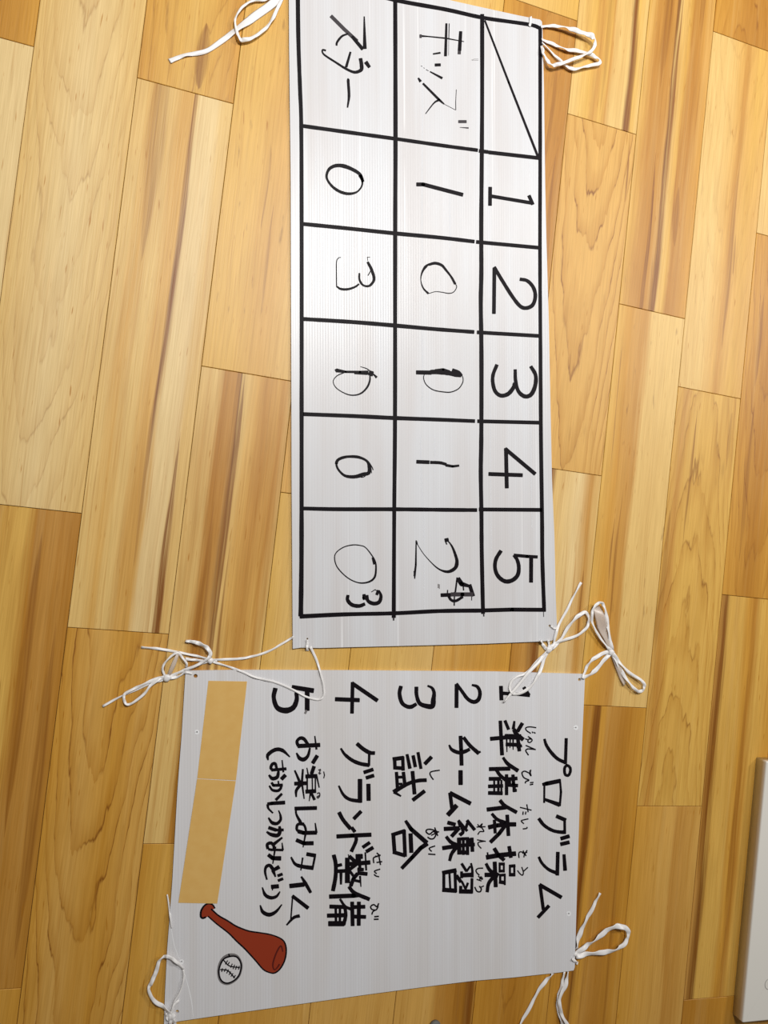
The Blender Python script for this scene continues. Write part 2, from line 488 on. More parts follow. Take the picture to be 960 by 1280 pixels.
ZI = [0]
def glyph(name, par, inv, x0, y0, s, data, mat=None, label=None):
    V, F = [], []
    for item in data.split(';'):
        t = item.split()
        if not t: continue
        kind = t[0][0]
        ws = [float(a) * (1.3 if name == 'furigana' else 1.0 if name == 'sheen_streak' else 1.1) for a in t[0][1:].split('-')]
        pts = [tuple(float(a) for a in q.split(',')) for q in t[1:]]
        v, f = stroke2d(kind, ws, pts)
        k = len(V)
        ZI[0] += 1
        zz = ZT + (0.00004 if name in ('sheen_streak', 'crease') else 0.00012) + 0.000004 * (ZI[0] % 12)
        V += [inv @ P(x0 + a / s, y0 + b / s, zz) for a, b in v]
        for q in f:
            a = sum(V[k + q[i]].to_2d().cross(V[k + q[(i + 1) % len(q)]].to_2d()) for i in range(len(q)))
            F.append(tuple(k + i for i in (q if a > 0 else q[::-1])))
    o = obj(name, V, F, mat or ink, par)
    if label: o['label'] = label
    return o

def S1(name, x0, y0, s, d, mat=None, label=None): return glyph(name, sb, SBI, x0, y0, s, d, mat, label)
def S2(name, x0, y0, s, d, mat=None, label=None): return glyph(name, pb, PBI, x0, y0, s, d, mat, label)

# --- scoreboard grid (photo pixels)
GRID = ["c5.2-4.6-4.6-4.8-4.8-5.2-5.6 372,-30 373,50 375,110 376.6,160 377,290 377,500 377,640 376.8,710 376,770",
        "c4.9-4.9-4.6-4.6 494,-16 494.4,170 494,290 493.8,520 492.8,640 492.2,772",
        "c4.6-4.9-4.9-4.6 602.7,18 602.7,120 602.2,200 601.6,280 601.7,340 601,380 601.8,440 601.7,540 601,590 601.8,640 602.2,690 603.8,767",
        "c4.2-4.2-4.6-4.6 675.2,33 675.2,200 675,320 675.6,440 676.2,545 677.6,650 678,700 680.2,764",
        "c4.6-4.8-4.2 374,-31 440,-14 496,0.5 558,12 604,22.2 661,30.6 675.5,35.5",
        "c4.6-4.4-4.2 379,157.5 440,166 494.6,173.5 550,181.5 597,187.8", "l4.4 599,188.6 610,190", "l4.5 611,190.4 674,197.6",
        "c4.6-4.8-4.4 379.5,280 430,285 494.6,291.8 550,297 592.8,302", "l4.4 595.5,302.4 675,309.8",
        "c4.6-4.8-4.4 379.5,398.8 440,402.5 494.6,407 545,411.5 592.5,415", "l4.4 596.5,415.4 675,420",
        "c4.6-4.8-4.4 379.5,517.7 440,520 494.6,522.6 550,524.6 593.4,526.4", "l4.4 597,526.5 675.5,528.4",
        "c4.6-4.6-4.4 379,635.6 420,636.5 494.6,636.6 560,637.3 596,637.6", "l4.5 599,636.8 677,637.4",
        "c5-4.6-4.8 375,770.6 430,768 493,766.6 550,763.8 604,763.2", "l4.7 606,763 640,762 681.8,762.3"]
for g in GRID:
    S1('grid_line', 0, 0, 1, g)
S1('cell_slash', 0, 0, 1, "l2.2-3 606,25.5 636,103 672.5,196")
for d in ("l2 492,772 492,775.5", "l1.6 604.5,767 604.8,770.5", "l.8 679.4,764 679.6,771"):
    S1('grid_line_tail', 0, 0, 1, d, ink_worn)

# --- glossy sheen on the scoreboard film, painted as pale strips
film = plain('painted_sheen', (236, 237, 241), 0.3, 0.5, Alpha=0.6)
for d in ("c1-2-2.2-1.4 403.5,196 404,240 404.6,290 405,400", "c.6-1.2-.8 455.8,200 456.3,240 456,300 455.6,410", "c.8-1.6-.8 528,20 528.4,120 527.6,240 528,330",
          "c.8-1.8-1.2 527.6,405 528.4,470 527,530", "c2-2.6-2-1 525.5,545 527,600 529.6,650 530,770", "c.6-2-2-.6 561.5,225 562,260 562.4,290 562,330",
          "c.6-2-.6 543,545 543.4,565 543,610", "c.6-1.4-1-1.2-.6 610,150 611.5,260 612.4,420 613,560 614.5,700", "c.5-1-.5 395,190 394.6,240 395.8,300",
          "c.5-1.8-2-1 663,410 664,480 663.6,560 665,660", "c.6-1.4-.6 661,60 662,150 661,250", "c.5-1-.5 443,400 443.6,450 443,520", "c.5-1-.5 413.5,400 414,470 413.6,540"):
    S1('sheen_streak', 0, 0, 1, d, film)

# --- scoreboard entries
S1('kana_character', 360, 0, 8, "l34 430,160 560,290; l34 560,290 690,410", ink_worn)
S1('kana_character', 360, 0, 8, "l30-34 640,365 748,492; l12-36 762,165 768,486; c16-22-18 600,338 540,362 492,420 485,455")
S1('kana_character', 360, 0, 8, "c18-16-20-26-36-34 378,505 345,500 360,545 480,625 580,688 665,722 730,700 735,650 725,585; l20-26 625,520 582,670; l38-30 778,620 815,672")
S1('kana_character', 360, 0, 8, "c18-26-26-14 607,790 602,810 610,960 595,1075")
S1('kana_character', 500, 20, 8, "l20-28 464,75 455,400; l30-34 607,155 595,345; l8 492,75 488,230; l20-12-14-8 210,200 275,204 455,222 640,256")
for d in ("l34 198,202 214,202", "l30 594,345 592,380", "l4 488,230 486,395"):
    S1('worn_stroke', 500, 20, 8, d, ink_worn)
S1('kana_character', 500, 20, 8, "l14-18 330,380 404,368; l28 350,490 405,488; l12-24 300,556 422,622; l6 210,500 222,503; l5 235,517 246,523; l6 260,535 285,549")
S1('kana_character', 500, 20, 8, "l16-28 182,620 206,655; l20-24-14 230,675 390,836 440,880; l5 440,880 555,940; c22-14-8 395,838 340,870 255,978; l6 563,735 557,860; l7 557,860 558,940")
S1('voicing_mark', 500, 20, 8, "l28 585,1056 664,1056; l5-14 598,1114 685,1120", ink_worn)
S1('smudge', 500, 20, 8, "l3 715,440 745,430 785,430; l3 720,442 785,442", ink_gray)
S1('numeral', 390, 180, 10, "c30-40-46-40-30-26-34-36-20-22-42 640,470 600,380 500,315 380,272 280,275 210,320 182,400 205,470 270,545 360,600 460,622 560,600 620,530 628,460 600,390")
S1('numeral', 390, 290, 10, "c10-12-14 360,318 330,325 308,370 306,500 308,680; c20-30-26-20 308,680 360,712 450,715 540,685 588,650; c22-26-24-30-34-36-30 592,515 595,600 640,665 710,675 760,630 775,570 740,460 695,375; l8 700,360 690,315 725,315; l12 730,490 700,545")
S1('numeral', 390, 440, 10, "l46-28-30-50 305,230 420,248 600,250 700,258; l36 300,215 315,245; l60 715,260 760,275; c8-14-30 605,183 690,212 770,280 808,318; c14-10-12-18-24-16 400,258 310,300 265,370 310,455 430,525 530,540 620,512 690,440 722,360 725,290; l18 530,268 690,278")
S1('numeral', 390, 540, 10, "o36-34-24-26-40-46-40-26-24 305,400 330,345 420,312 520,312 620,330 690,370 712,430 710,510 640,530 560,555 480,560 400,540 330,470; c12 420,300 520,295 600,308 690,355 745,430 765,475; c8 700,370 735,430 745,515; c10 580,560 640,565 690,530")
S1('numeral', 390, 660, 10, "o14-12-14-14-26-18-12-14 510,212 400,238 310,300 282,370 310,480 400,585 500,655 610,688 720,670 785,610 800,500 790,420 750,345 670,245 600,218; l30-40 760,370 785,450")
S1('small_numeral', 390, 660, 10, "c36-44-46-40 450,840 445,900 500,960 590,975 660,950; c38-44-46-46-36-30 650,830 655,880 640,860; c30-44-46-40-22 690,840 700,910 770,945 840,925 862,850 835,780; l34 830,780 808,835; l10 742,800 790,770 815,790; l24 660,850 680,900")
S1('numeral', 510, 210, 10, "l46 108,205 190,205 685,335")
S1('numeral', 510, 310, 10, "c26-18-10-20-34-20-10 255,570 190,500 160,400 175,310 215,240 270,200 340,190; c30-36-30-24-30 260,208 340,190 420,215 470,270 540,360 590,450; c10-10-12-9-8 590,440 608,490 570,550 510,567 420,552 340,546 260,570")
S1('numeral', 510, 430, 10, "l48-50 105,355 290,358; c50-60-54-50-40 280,350 400,350 520,365 600,385 665,395; c40-36-34 555,325 630,350 670,395; l30 340,330 440,318 520,345; c10-12-14-12-10 205,375 195,430 230,510 320,575 450,600 540,600 630,560 680,490 688,430 665,370")
S1('numeral', 510, 540, 10, "l44 108,372 265,378; c38-36-34 280,380 400,385 478,405; l34-26 474,415 560,430 638,420")
S1('numeral', 510, 650, 10, "l14-22-26 102,255 98,560 82,700; l30-12 85,640 84,735; l24-10 104,270 120,310; c8-10-20-40-44-34-20-10 115,300 200,430 330,570 420,630 510,645 590,600 612,530 600,460 560,350 520,285 500,270; l44 462,255 505,245; l16 465,260 485,305")
S1('small_numeral', 510, 650, 10, "l44 412,940 540,935; c30-34-32 500,940 540,1000 600,1010 685,960; l50-56-30 625,730 670,800 780,830; l44 770,810 815,950; l20 615,720 592,900; l16 582,900 578,1070; l14 495,875 492,930; l10 797,950 795,1005; l16 690,820 695,880")
S1('small_numeral', 510, 650, 10, "l48 540,930 680,930 810,930", ink_worn)
S1('smudge', 510, 650, 10, "l12 378,800 378,850; l10 392,805 392,860", ink_gray)
S1('header_numeral', 600, 180, 10, "l44 127,540 125,768; l42 130,650 660,740; l42 612,645 660,755")
S1('header_numeral', 600, 290, 10, "l44 180,450 174,1020; c42-42-44-46-44-42-40 178,440 280,610 400,800 500,925 580,950 660,910 692,800 665,690 590,610 500,590")
S1('header_numeral', 600, 420, 10, "c42-42-46-50-44 212,360 165,480 160,580 190,690 260,745 350,725 415,650 435,590; c38-42-48-50-46-42 440,420 445,560 480,690 560,755 640,730 690,620 695,490 635,380")
S1('header_numeral', 600, 540, 10, "l46 325,205 335,700; l46 315,210 690,525; l46 110,525 530,540")
S1('header_numeral', 600, 670, 10, "c44-44-48-50-48-44-40 262,185 200,290 188,400 225,500 310,565 400,555 470,490 485,390 465,300 425,240; l38 425,240 590,255 718,262; l46 640,250 638,578")

# --- program board: title
TI = "プログラム"
S2('title_character', 640, 910, 10, "l38 678,130 668,450; c30-40-42-40 405,138 430,215 490,305 570,385 665,432")
S2('title_character', 640, 910, 10, "o34 692,468 725,495 730,540 712,585 690,594 665,580 656,535 662,490")
S2('title_character', 640, 910, 10, "l34-50-50 382,706 430,696 604,660; l24 405,700 402,935; l22-28-26 600,640 612,800 598,975; l34-52 402,890 596,960")
S2('title_character', 640, 910, 10, "l46 555,1102 672,1152; l32 658,1140 660,1320; c42-40-40-48 335,1132 400,1215 500,1278 590,1300 668,1302; l46 610,1384 716,1352; l46 607,1454 716,1428")
S2('title_character', 640, 1030, 10, "l38-46 650,382 664,580; l44 573,352 566,640; c32-36-44 335,412 375,490 460,570 580,620")
S2('title_character', 640, 1030, 10, "l46 345,760 618,918; l40 350,760 392,1070; l42 462,1022 325,1168")
# --- line 1
S2('line_numeral', 590, 850, 10, "l46 362,78 368,250; l42-38-46 375,165 560,178 720,190; l42 648,92 712,190")
S2('kanji_character', 590, 850, 10, "l42-46 354,512 365,740 376,938; l48 230,736 420,718; l38 412,508 458,618; l26-40 530,515 516,615; l44 630,540 570,642; c50 525,620 560,680 640,745; l64 415,708 610,712; l46 425,805 605,812; l22-12 433,730 437,900; l22-10 478,730 474,850; l22-12 514,730 514,872; l44 572,720 592,888; l36 560,838 622,822")
S2('kanji_character', 590, 940, 10, "c34-44-48 388,70 450,150 575,235; l48 216,214 475,208; c40-44 305,225 350,290 425,352; l46 214,336 360,335; l44 205,430 385,424; l46 205,512 380,516; l24 278,330 278,520; l30 330,330 330,520; l24 368,350 368,520; l40 432,282 432,536; l40 512,285 520,400 534,498; l44 415,342 565,330; l42 430,412 572,420; l36 510,480 558,480; l40 468,330 468,420")
S2('kanji_character', 590, 940, 10, "c44 350,605 410,670 558,755; l50 188,720 425,692; c36-46 248,772 320,845 440,892; l52 206,942 300,920 420,905 548,905; l44 440,788 456,1046; l38 280,850 290,1015; l46 425,905 340,1020 230,1128")
S2('kanji_character', 590, 1000, 10, "l46 278,605 330,690 402,752; l44 464,580 486,720; l56 180,718 330,692 546,670; l20 194,655 200,720; l26 474,812 474,950; l26 528,808 530,950; l38 465,828 540,822; l42 465,934 538,934; l26 346,785 346,905; l24 398,785 398,905; l36 336,800 408,800; l34 336,888 408,888; l28 352,925 352,1044; l24 410,925 410,1062; l34 340,942 416,936; l44 340,1024 416,1034; l48 284,775 297,1086; c38-50 176,795 225,880 310,930; l52 162,936 300,936; c46-40 285,945 210,1040 190,1150; l60 245,910 325,945")
S2('furigana', 590, 850, 10, "c13 802,596 720,586 672,600 682,632 735,668; l13 752,646 764,664; l13 776,652 792,668; c13 700,706 735,730 752,755 722,782 698,768 712,738 735,742; l13 665,735 700,748; l14 672,818 796,872; c14 780,868 700,862 672,880 684,908 706,940")
S2('furigana', 590, 940, 10, "c13 722,232 738,300 714,262; c14 735,222 720,262 660,240 625,262 648,320 712,352 674,368 666,392; l14 726,384 768,380; l14 724,410 764,402")
S2('furigana', 590, 940, 10, "l13 600,692 744,728; l13 685,655 702,752; l13 640,745 636,785; l13 674,745 668,782; c13 704,836 650,848 616,862 648,898; c14 690,938 682,955 636,962")
S2('furigana', 590, 1000, 10, "l13 690,628 662,668 676,700; l13 640,632 655,680 648,716; c13 655,660 605,648 584,672 588,724; l13 630,665 690,655; c13 568,882 600,922 632,940 642,900 622,838; l13 644,892 698,842")
# --- line 2
S2('line_numeral', 530, 850, 10, "l46 408,55 406,345; c40-40-44-50-44-40-26 405,48 470,135 545,235 620,274 680,245 700,160 668,85 600,62")
S2('kana_character', 530, 850, 10, "l46 457,702 465,880 470,1066; c22-46-46-40 314,812 350,872 440,908 520,890 570,866; c42-46 495,718 570,815 685,918; l24 680,912 706,894")
S2('kana_character', 530, 920, 10, "l52 457,432 458,608")
S2('kana_character', 530, 920, 10, "l50 325,712 582,845; l44 325,712 352,920; l56 408,868 298,988")
S2('kanji_character', 530, 1000, 10, "l34 430,255 540,388; l40 538,255 634,374; l34 520,362 548,275; l46 296,282 392,308; l50 252,362 440,352; c36-44 470,335 488,400 448,438; l46 440,350 345,455; l30 430,262 452,340; c40-48 278,458 335,525 430,572; l50 232,602 430,572; c48-36 405,590 345,675 320,760; l50 438,478 442,678; l34 492,468 492,684; l40 544,468 544,684; l38 418,490 560,482; l44 420,572 632,556; l48 425,656 556,656; l44 597,474 606,644; l24 575,478 578,570")
S2('kanji_character', 530, 1000, 10, "c24-36 588,790 604,880 602,965; l34 470,795 532,892; l26 578,828 532,894; l52 464,942 604,935; l34 470,895 470,975; l34 600,980 596,1165; l28 472,1018 520,1112; l28 550,1036 520,1112; l52 444,1142 604,1145; l38 460,1076 456,1165; l50 232,912 402,878; l36 248,890 248,1138; l36 386,865 396,1152; l26 318,915 328,1105; l52 232,1122 404,1135; l44 405,945 462,1025")
S2('furigana', 590, 1000, 10, "l13 58,338 168,334; c12 70,303 92,328 128,296 106,350; c13 122,345 148,392 100,396 72,432; l13 64,498 172,518; c13 150,516 82,530 80,565 116,606")
S2('furigana', 590, 1000, 10, "c14 138,852 78,856 50,880 64,915 92,938; c13 78,948 112,985 132,988 112,960 94,998; l13 58,992 118,1012; c15 34,1088 62,1140 102,1146 116,1112 92,1076; l13 108,1092 148,1074")
# --- line 3
S2('line_numeral', 470, 850, 10, "c46-46-46-46-50-40 312,78 294,170 322,280 380,328 440,335 505,300; c46-44-50-60-60-44-36-24 505,88 508,190 545,290 630,326 705,325 718,240 726,160 700,100 645,72")
S2('kanji_character', 470, 850, 10, "l36-44 388,930 424,1105; l42 464,945 492,1086; l38 525,905 562,1108; l46 694,962 610,1050; l48 212,990 345,972; l42 232,970 238,1115; l40 334,958 340,1130; l44 220,1096 350,1104")
S2('kanji_character', 470, 960, 10, "l40 256,52 268,250; l42 342,52 362,215; l34 250,116 365,112; c54-46-44-46 222,300 310,245 420,188 530,158 630,152; l36-22 225,302 312,352; l46 456,42 482,326; l46 608,288 460,402; l30 262,200 330,200")
S2('kanji_character', 470, 960, 10, "l36-50-54 370,660 440,765 635,935; l54-44 640,945 560,1000 450,1120 322,1254; l50 432,822 442,1056; l46 198,838 362,785; l46 216,830 232,1050; l44 350,775 364,1105; l46 215,1050 365,1095")
S2('furigana', 470, 960, 10, "c14 796,28 700,44 674,68 690,110 718,146")
S2('furigana', 470, 960, 10, "l14 734,744 772,848; l13 690,842 788,796; c15 780,802 700,770 640,770 628,800 668,828 718,794 748,830 722,880 680,886 645,864; c14 738,974 666,1004 696,1044; l15 654,1076 742,1082")
# --- line 4
S2('line_numeral', 400, 850, 10, "l48 400,40 718,258; l44 408,30 400,416; l50 192,240 492,252")
S2('kana_character', 400, 850, 10, "c46-50-44 462,796 540,862 620,908 684,914; l30 616,910 612,1070; c24-40-46-46 260,855 310,930 400,1002 500,1045 615,1066; l44 548,1156 664,1118; l44 576,1224 674,1194")
S2('kana_character', 400, 940, 10, "l50 605,402 608,606; l54 500,342 500,630; c22-40-44 234,422 290,530 370,592 510,616")
S2('kana_character', 400, 940, 10, "l44 514,742 422,836; c46-48 238,755 290,850 382,960; l42 396,944 436,998")
S2('kana_character', 400, 940, 10, "l50 210,1056 400,1045 638,1034; c40-44 452,1060 448,1120 392,1244; l42 534,1192 622,1132; l44 578,1246 664,1194")
S2('kanji_character', 400, 1040, 10, "c48-46-48 172,288 196,400 194,560 162,735; l44 200,492 350,484; l38 200,425 272,408; l38-26 262,490 262,655; l44 336,325 334,635; l18 362,335 366,640; l12 354,280 362,330; l44 366,302 450,380; l52 366,402 625,380; l40 395,430 470,340; l60 450,308 530,305; l36 490,290 500,470; l20 566,255 572,370; l24 572,380 578,480; l40 375,465 450,410; l40 470,465 545,470; l46 590,525 470,512; l46 470,520 420,580 385,672; l34 360,470 425,560; l34 420,602 505,620; l26-14 500,550 512,685")
S2('kanji_character', 400, 1040, 10, "c44-48 362,682 430,760 618,842; l52 118,808 420,796 480,788; c30-36 250,838 310,925 385,965; l48 122,932 310,938; l50 92,1046 320,1040; l62 108,1146 300,1146; l30 196,930 200,1160; l30 250,940 248,1160; c38-44 308,925 322,1040 296,1160; l46 402,875 408,1172; l46 486,875 484,1168; l46 390,940 562,934; l46 395,1056 572,1062")
S2('furigana', 400, 1040, 10, "l15 710,262 752,300; l15 735,290 756,412; c15 756,288 690,312 668,330 672,388; l15 708,382 776,370; l13 690,300 720,310; c14 752,464 682,490 708,522; c14 738,560 700,550 676,530")
S2('furigana', 400, 1040, 10, "c15 734,892 712,934 672,908 634,932 648,966 700,974 728,928; c14 690,978 660,998 648,1032; l16 680,1060 734,1054; l16 674,1092 732,1090")
# --- line 5
S2('line_numeral', 320, 850, 10, "c56-50-56-70-60-52-46 242,105 222,220 265,345 370,382 465,345 508,250 505,160; l50-58 452,88 718,134; l56 640,140 640,380")
S2('smudge', 320, 850, 10, "l26 632,380 612,420", ink_gray)
S2('kana_character', 320, 910, 10, "l50 525,226 798,212; l16-26 735,100 756,268; c36-44-36-40 650,205 600,138 550,128 512,170 530,226; c20-46-50-36-24 506,312 545,378 600,392 650,345 674,250; l46 766,346 708,440")
S2('kanji_character', 320, 910, 10, "l48 622,606 762,600; l48 622,796 748,788; l20 640,600 640,800; l16 702,600 706,800; l18 742,600 742,800; l14-22 636,498 655,600; l44 726,480 694,574; l22-16 758,600 790,745; l24-10 682,810 664,915; l30-34 690,810 732,898; l46 482,696 640,690; l22-36 484,530 552,685; l24-30 586,515 574,685; c40-36-20 565,700 505,780 502,862; l26-16 576,700 602,885")
S2('kana_character', 320, 910, 10, "l46 486,1008 758,1000; c22-26-40 498,1010 505,1080 555,1175")
S2('kana_character', 320, 980, 10, "c40-30-28 545,480 605,520 628,600; c38-34-30 600,500 525,505 510,565 545,605; l48 528,592 600,612 758,608; l16-28 740,488 756,608; l28-14 626,590 588,792; l46-50 504,700 600,742 716,740")
S2('kana_character', 320, 980, 10, "c22-44-50 438,915 490,1000 580,1032 712,1050; l46 634,876 746,896; l26 738,900 704,1070; l22-16 584,922 560,1080")
S2('kana_character', 320, 1050, 10, "c24-44-36 566,458 620,545 684,658; l54 422,576 600,556")
S2('kana_character', 320, 1050, 10, "l42-46 455,700 652,852; l18 458,700 436,985; c42-36-20 544,948 470,972 382,1064")
for d in ("l13 780,524 812,528; l12 803,512 792,582; l12 780,560 812,570", "l12 846,545 856,590 846,628", "c13 764,820 792,812 796,850 775,876 764,860 792,846"):
    S2('furigana', 320, 910, 10, d, ink_worn)
# --- line 6 (in brackets)
S2('bracket', 320, 910, 10, "c20-44-46-44-16 150,402 150,335 240,272 330,280 424,362")
S2('kana_character', 320, 910, 10, "l36 195,526 378,510; l16-24 326,402 342,552; c32-38-34 258,502 240,446 205,452 186,498 215,534; c26-46-44-30 162,588 205,632 265,612 282,540; l46 368,588 318,640")
S2('kana_character', 320, 910, 10, "l30-38 195,682 218,718 332,714; c22-34-34-26 166,722 205,775 270,785 308,755 318,715; l20 278,662 286,722; l30-36 324,822 248,900")
S2('kana_character', 320, 910, 10, "l38-46 145,950 200,942 360,932; c34-26-20 146,955 155,1005 212,1064")
S2('kana_character', 320, 980, 10, "c22-44-36-30-14 156,422 200,482 262,494 306,450 305,390 282,330")
S2('kana_character', 320, 980, 10, "l42 158,545 250,576; l34 250,576 344,574; c26-48-46-30 134,598 190,632 270,642 300,590 294,530; l24-40 328,670 228,748")
S2('kana_character', 320, 980, 10, "c36-40-34-30 148,812 142,755 190,738 224,780 212,822 155,815; l30 190,822 338,826; l14-26 326,735 336,826; l26-14 242,785 210,998; l44-54 154,885 210,928 310,930")
S2('kana_character', 320, 980, 10, "c22-32-40-44 136,1196 114,1100 128,1035 175,1020 225,1085; l48-40 290,1036 210,1082; l44-20 212,1080 244,1160; l36 272,1148 330,1126; l34 276,1208 338,1184")
S2('kana_character', 320, 1050, 10, "l50 192,586 282,578; l34-12 208,570 206,630; c16-40-42-34-16 78,592 115,685 185,722 255,705 300,645")
S2('bracket', 320, 1050, 10, "c16-44-48-36-14 52,815 85,898 165,934 250,895 324,806")

# --- bat and ball drawing
BAT = [(100, 207), (82, 190), (85, 140), (110, 95), (150, 72), (190, 82), (212, 115), (195, 130), (250, 182), (320, 225), (400, 275), (460, 305), (540, 332),
       (640, 345), (740, 365), (830, 400), (868, 440), (883, 510), (868, 600), (830, 675), (780, 718), (730, 718), (670, 690), (600, 610), (500, 500), (420, 425),
       (340, 345), (240, 268), (150, 192), (125, 206)]
bv = [PBI @ P(240 + x / 7.5, 1120 + y / 7.5, ZT + 0.00008) for x, y in BAT]
bme = obj('bat_drawing', bv, [tuple(range(len(bv)))[::-1]], red_mk, pb)
bme['label'] = 'red-brown baseball bat drawn in marker'
S2('bat_outline', 240, 1120, 7.5, "c16-18-14-14 130,198 100,208 82,190 86,140 112,95 150,72 190,80 216,116; c14-14-12-14-12-14-12 180,122 250,184 330,230 400,275 460,303 540,330 640,345 740,363 830,398 870,440 884,510 870,600 830,678 780,720 735,720 670,690 600,610 500,500 420,425 340,345 240,268 150,190")
S2('bat_outline', 240, 1120, 7.5, "c10-14-14-10-14 852,522 832,468 788,540 758,640 770,690 795,676 820,640", plain('dark_red_marker', (88, 24, 16), 0.5, 0.3))
S2('ball_shading', 240, 1120, 7.5, "o18 340,552 420,560 464,640 448,735 400,795 330,826 265,795 245,700 275,600", ink_gray)
S2('ball_outline', 240, 1120, 7.5, "o14 350,568 420,572 460,640 446,730 400,788 330,818 272,788 252,700 288,602", label='baseball drawn in black marker')
tick = "c11 298,604 350,655 448,672; c11 265,690 335,700 400,768"
for a, b, c, d in ((312, 640, 335, 605), (338, 640, 352, 620), (362, 672, 378, 635), (385, 685, 400, 645), (408, 690, 420, 655), (436, 690, 444, 655),
                   (278, 712, 285, 678), (302, 710, 318, 680), (325, 725, 342, 690), (348, 740, 362, 708), (365, 755, 385, 725), (390, 770, 408, 742)):
    tick += "; l9 %d,%d %d,%d" % (a, b, c, d)
S2('ball_stitching', 240, 1120, 7.5, tick)

# --- dents round the small holes, tan paper strip
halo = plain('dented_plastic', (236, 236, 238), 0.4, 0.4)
for hx, hy in ((246.2, 915), (719.8, 909.5), (711, 1142), (227, 1202)):
    S2('hole_rim', hx, hy, 1, "o2 -1.9,0 -1.3,1.5 0,2 1.3,1.5 1.9,0 1.3,-1.5 0,-1.9 -1.3,-1.5", halo)

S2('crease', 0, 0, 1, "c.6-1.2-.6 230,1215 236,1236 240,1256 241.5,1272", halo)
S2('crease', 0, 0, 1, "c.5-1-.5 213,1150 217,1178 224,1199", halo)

kraft = bpy.data.materials.new('tan_paper')
kraft.use_nodes = True
kk = NT(kraft)
kx, ky, kz = kk.objxyz()
kn = kk.noise(kk.comb(kk.math('MULTIPLY', kx, 60.0), kk.math('MULTIPLY', ky, 60.0)), 1.0, 4.0)
kk.l.new(kk.mix(kk.maprange(kn, .35, .65), s2l((216, 172, 98)), s2l((219, 177, 104))), kk.n['Principled BSDF'].inputs['Base Color'])
kk.n['Principled BSDF'].inputs['Roughness'].default_value = 0.6
kk.n['Principled BSDF'].inputs['Specular IOR Level'].default_value = 0.25
for quad, dz in (([(260.5, 851), (308.8, 851.8), (295, 975.5), (246.5, 973)], 0.0), ([(246.4, 973.6), (294.8, 976.3), (271.5, 1129.5), (223, 1128.5)], 0.00025)):
    vv = [PBI @ P(x, y, ZT + z + dz) for z in (0.00005, 0.00035) for x, y in quad]
    o = obj('paper_strip', vv, [(0, 1, 2, 3), (7, 6, 5, 4), (0, 4, 5, 1), (1, 5, 6, 2), (2, 6, 7, 3), (3, 7, 4, 0)], kraft, pb)
    o['label'] = 'tan paper strip stuck over the board'

# ------------------------------------------------------------------ plastic strings
str_mat = plain('white_plastic_string', (236, 233, 232), 0.34, 0.5)
film_mat = plain('thin_plastic_ribbon', (222, 208, 196), 0.3, 0.5, Alpha=0.62)

def in_poly(p, poly):
    c = False
    for i in range(len(poly)):
        a, b = poly[i], poly[i - 1]
        if (a[1] > p[1]) != (b[1] > p[1]) and p[0] < (b[0] - a[0]) * (p[1] - a[1]) / (b[1] - a[1]) + a[0]:
            c = not c
    return c

def strand(root, pts, ws, lift=0.0, name='strand', mat=None, thick=0.0011, under=False, twist=0.5):
    """flat twisted plastic tape lying along photo-pixel points on floor and boards"""
    q = catmull(pts, 7)
    n = len(q)
    zs = []
    for p in q:
        on = (not under) and (in_poly(p, BOARD1) or in_poly(p, BOARD2))
        zs.append((ZT if on else 0.0) + 0.0012)
    for _ in range(3):
        zs = [max(zs[i], (zs[max(i - 1, 0)] + zs[i] + zs[min(i + 1, n - 1)]) / 3) for i in range(n)]
    ph, ph2 = random.uniform(0, 6), random.uniform(0, 6)
    V, F = [], []
    w3 = []
    for i, p in enumerate(q):
        l = lift * math.sin(math.pi * min(max(i / (n - 1), 0), 1)) ** 0.6 if lift else 0
        w3.append(P(p[0], p[1], zs[i] + l))
    for i, p in enumerate(w3):
        t = (w3[min(i + 1, n - 1)] - w3[max(i - 1, 0)]).normalized()
        s = i / (n - 1) * (len(ws) - 1)
        j = min(int(s), len(ws) - 2) if len(ws) > 1 else 0
        wpx = ws[j] + (ws[j + 1] - ws[j]) * (s - j) if len(ws) > 1 else ws[0]
        sc = (P(q[i][0] + 1, q[i][1], 0) - P(q[i][0], q[i][1], 0)).length
        w = wpx * sc * 1.12
        roll = twist * math.sin(i * 0.55 + ph) + 0.3 * math.sin(i * 0.23 + ph2)
        side = t.cross(Vector((0, 0, 1))).normalized()
        up = side.cross(t).normalized()
        sd_ = side * math.cos(roll) + up * math.sin(roll)
        ud_ = t.cross(sd_).normalized()
        raise_ = Vector((0, 0, abs(math.sin(roll)) * w * 0.4))
        for a in range(8):
            ca, sa = math.cos(a * math.pi / 4), math.sin(a * math.pi / 4)
            V.append(p + raise_ + sd_ * ca * w / 2 + ud_ * sa * thick * (0.65 + 0.35 * abs(ca)))
        if i:
            for a in range(8):
                b = (a + 1) % 8
                F.append((8 * i - 8 + a, 8 * i - 8 + b, 8 * i + b, 8 * i + a))
    F.append(tuple(range(7, -1, -1)))
    F.append(tuple(8 * (n - 1) + a for a in range(8)))
    Mi = root.matrix_world.inverted() if False else Matrix.Translation(-Vector(root.location))
    o = obj(name, [Mi @ v for v in V], F, mat or str_mat, root, smooth=True)
    return o

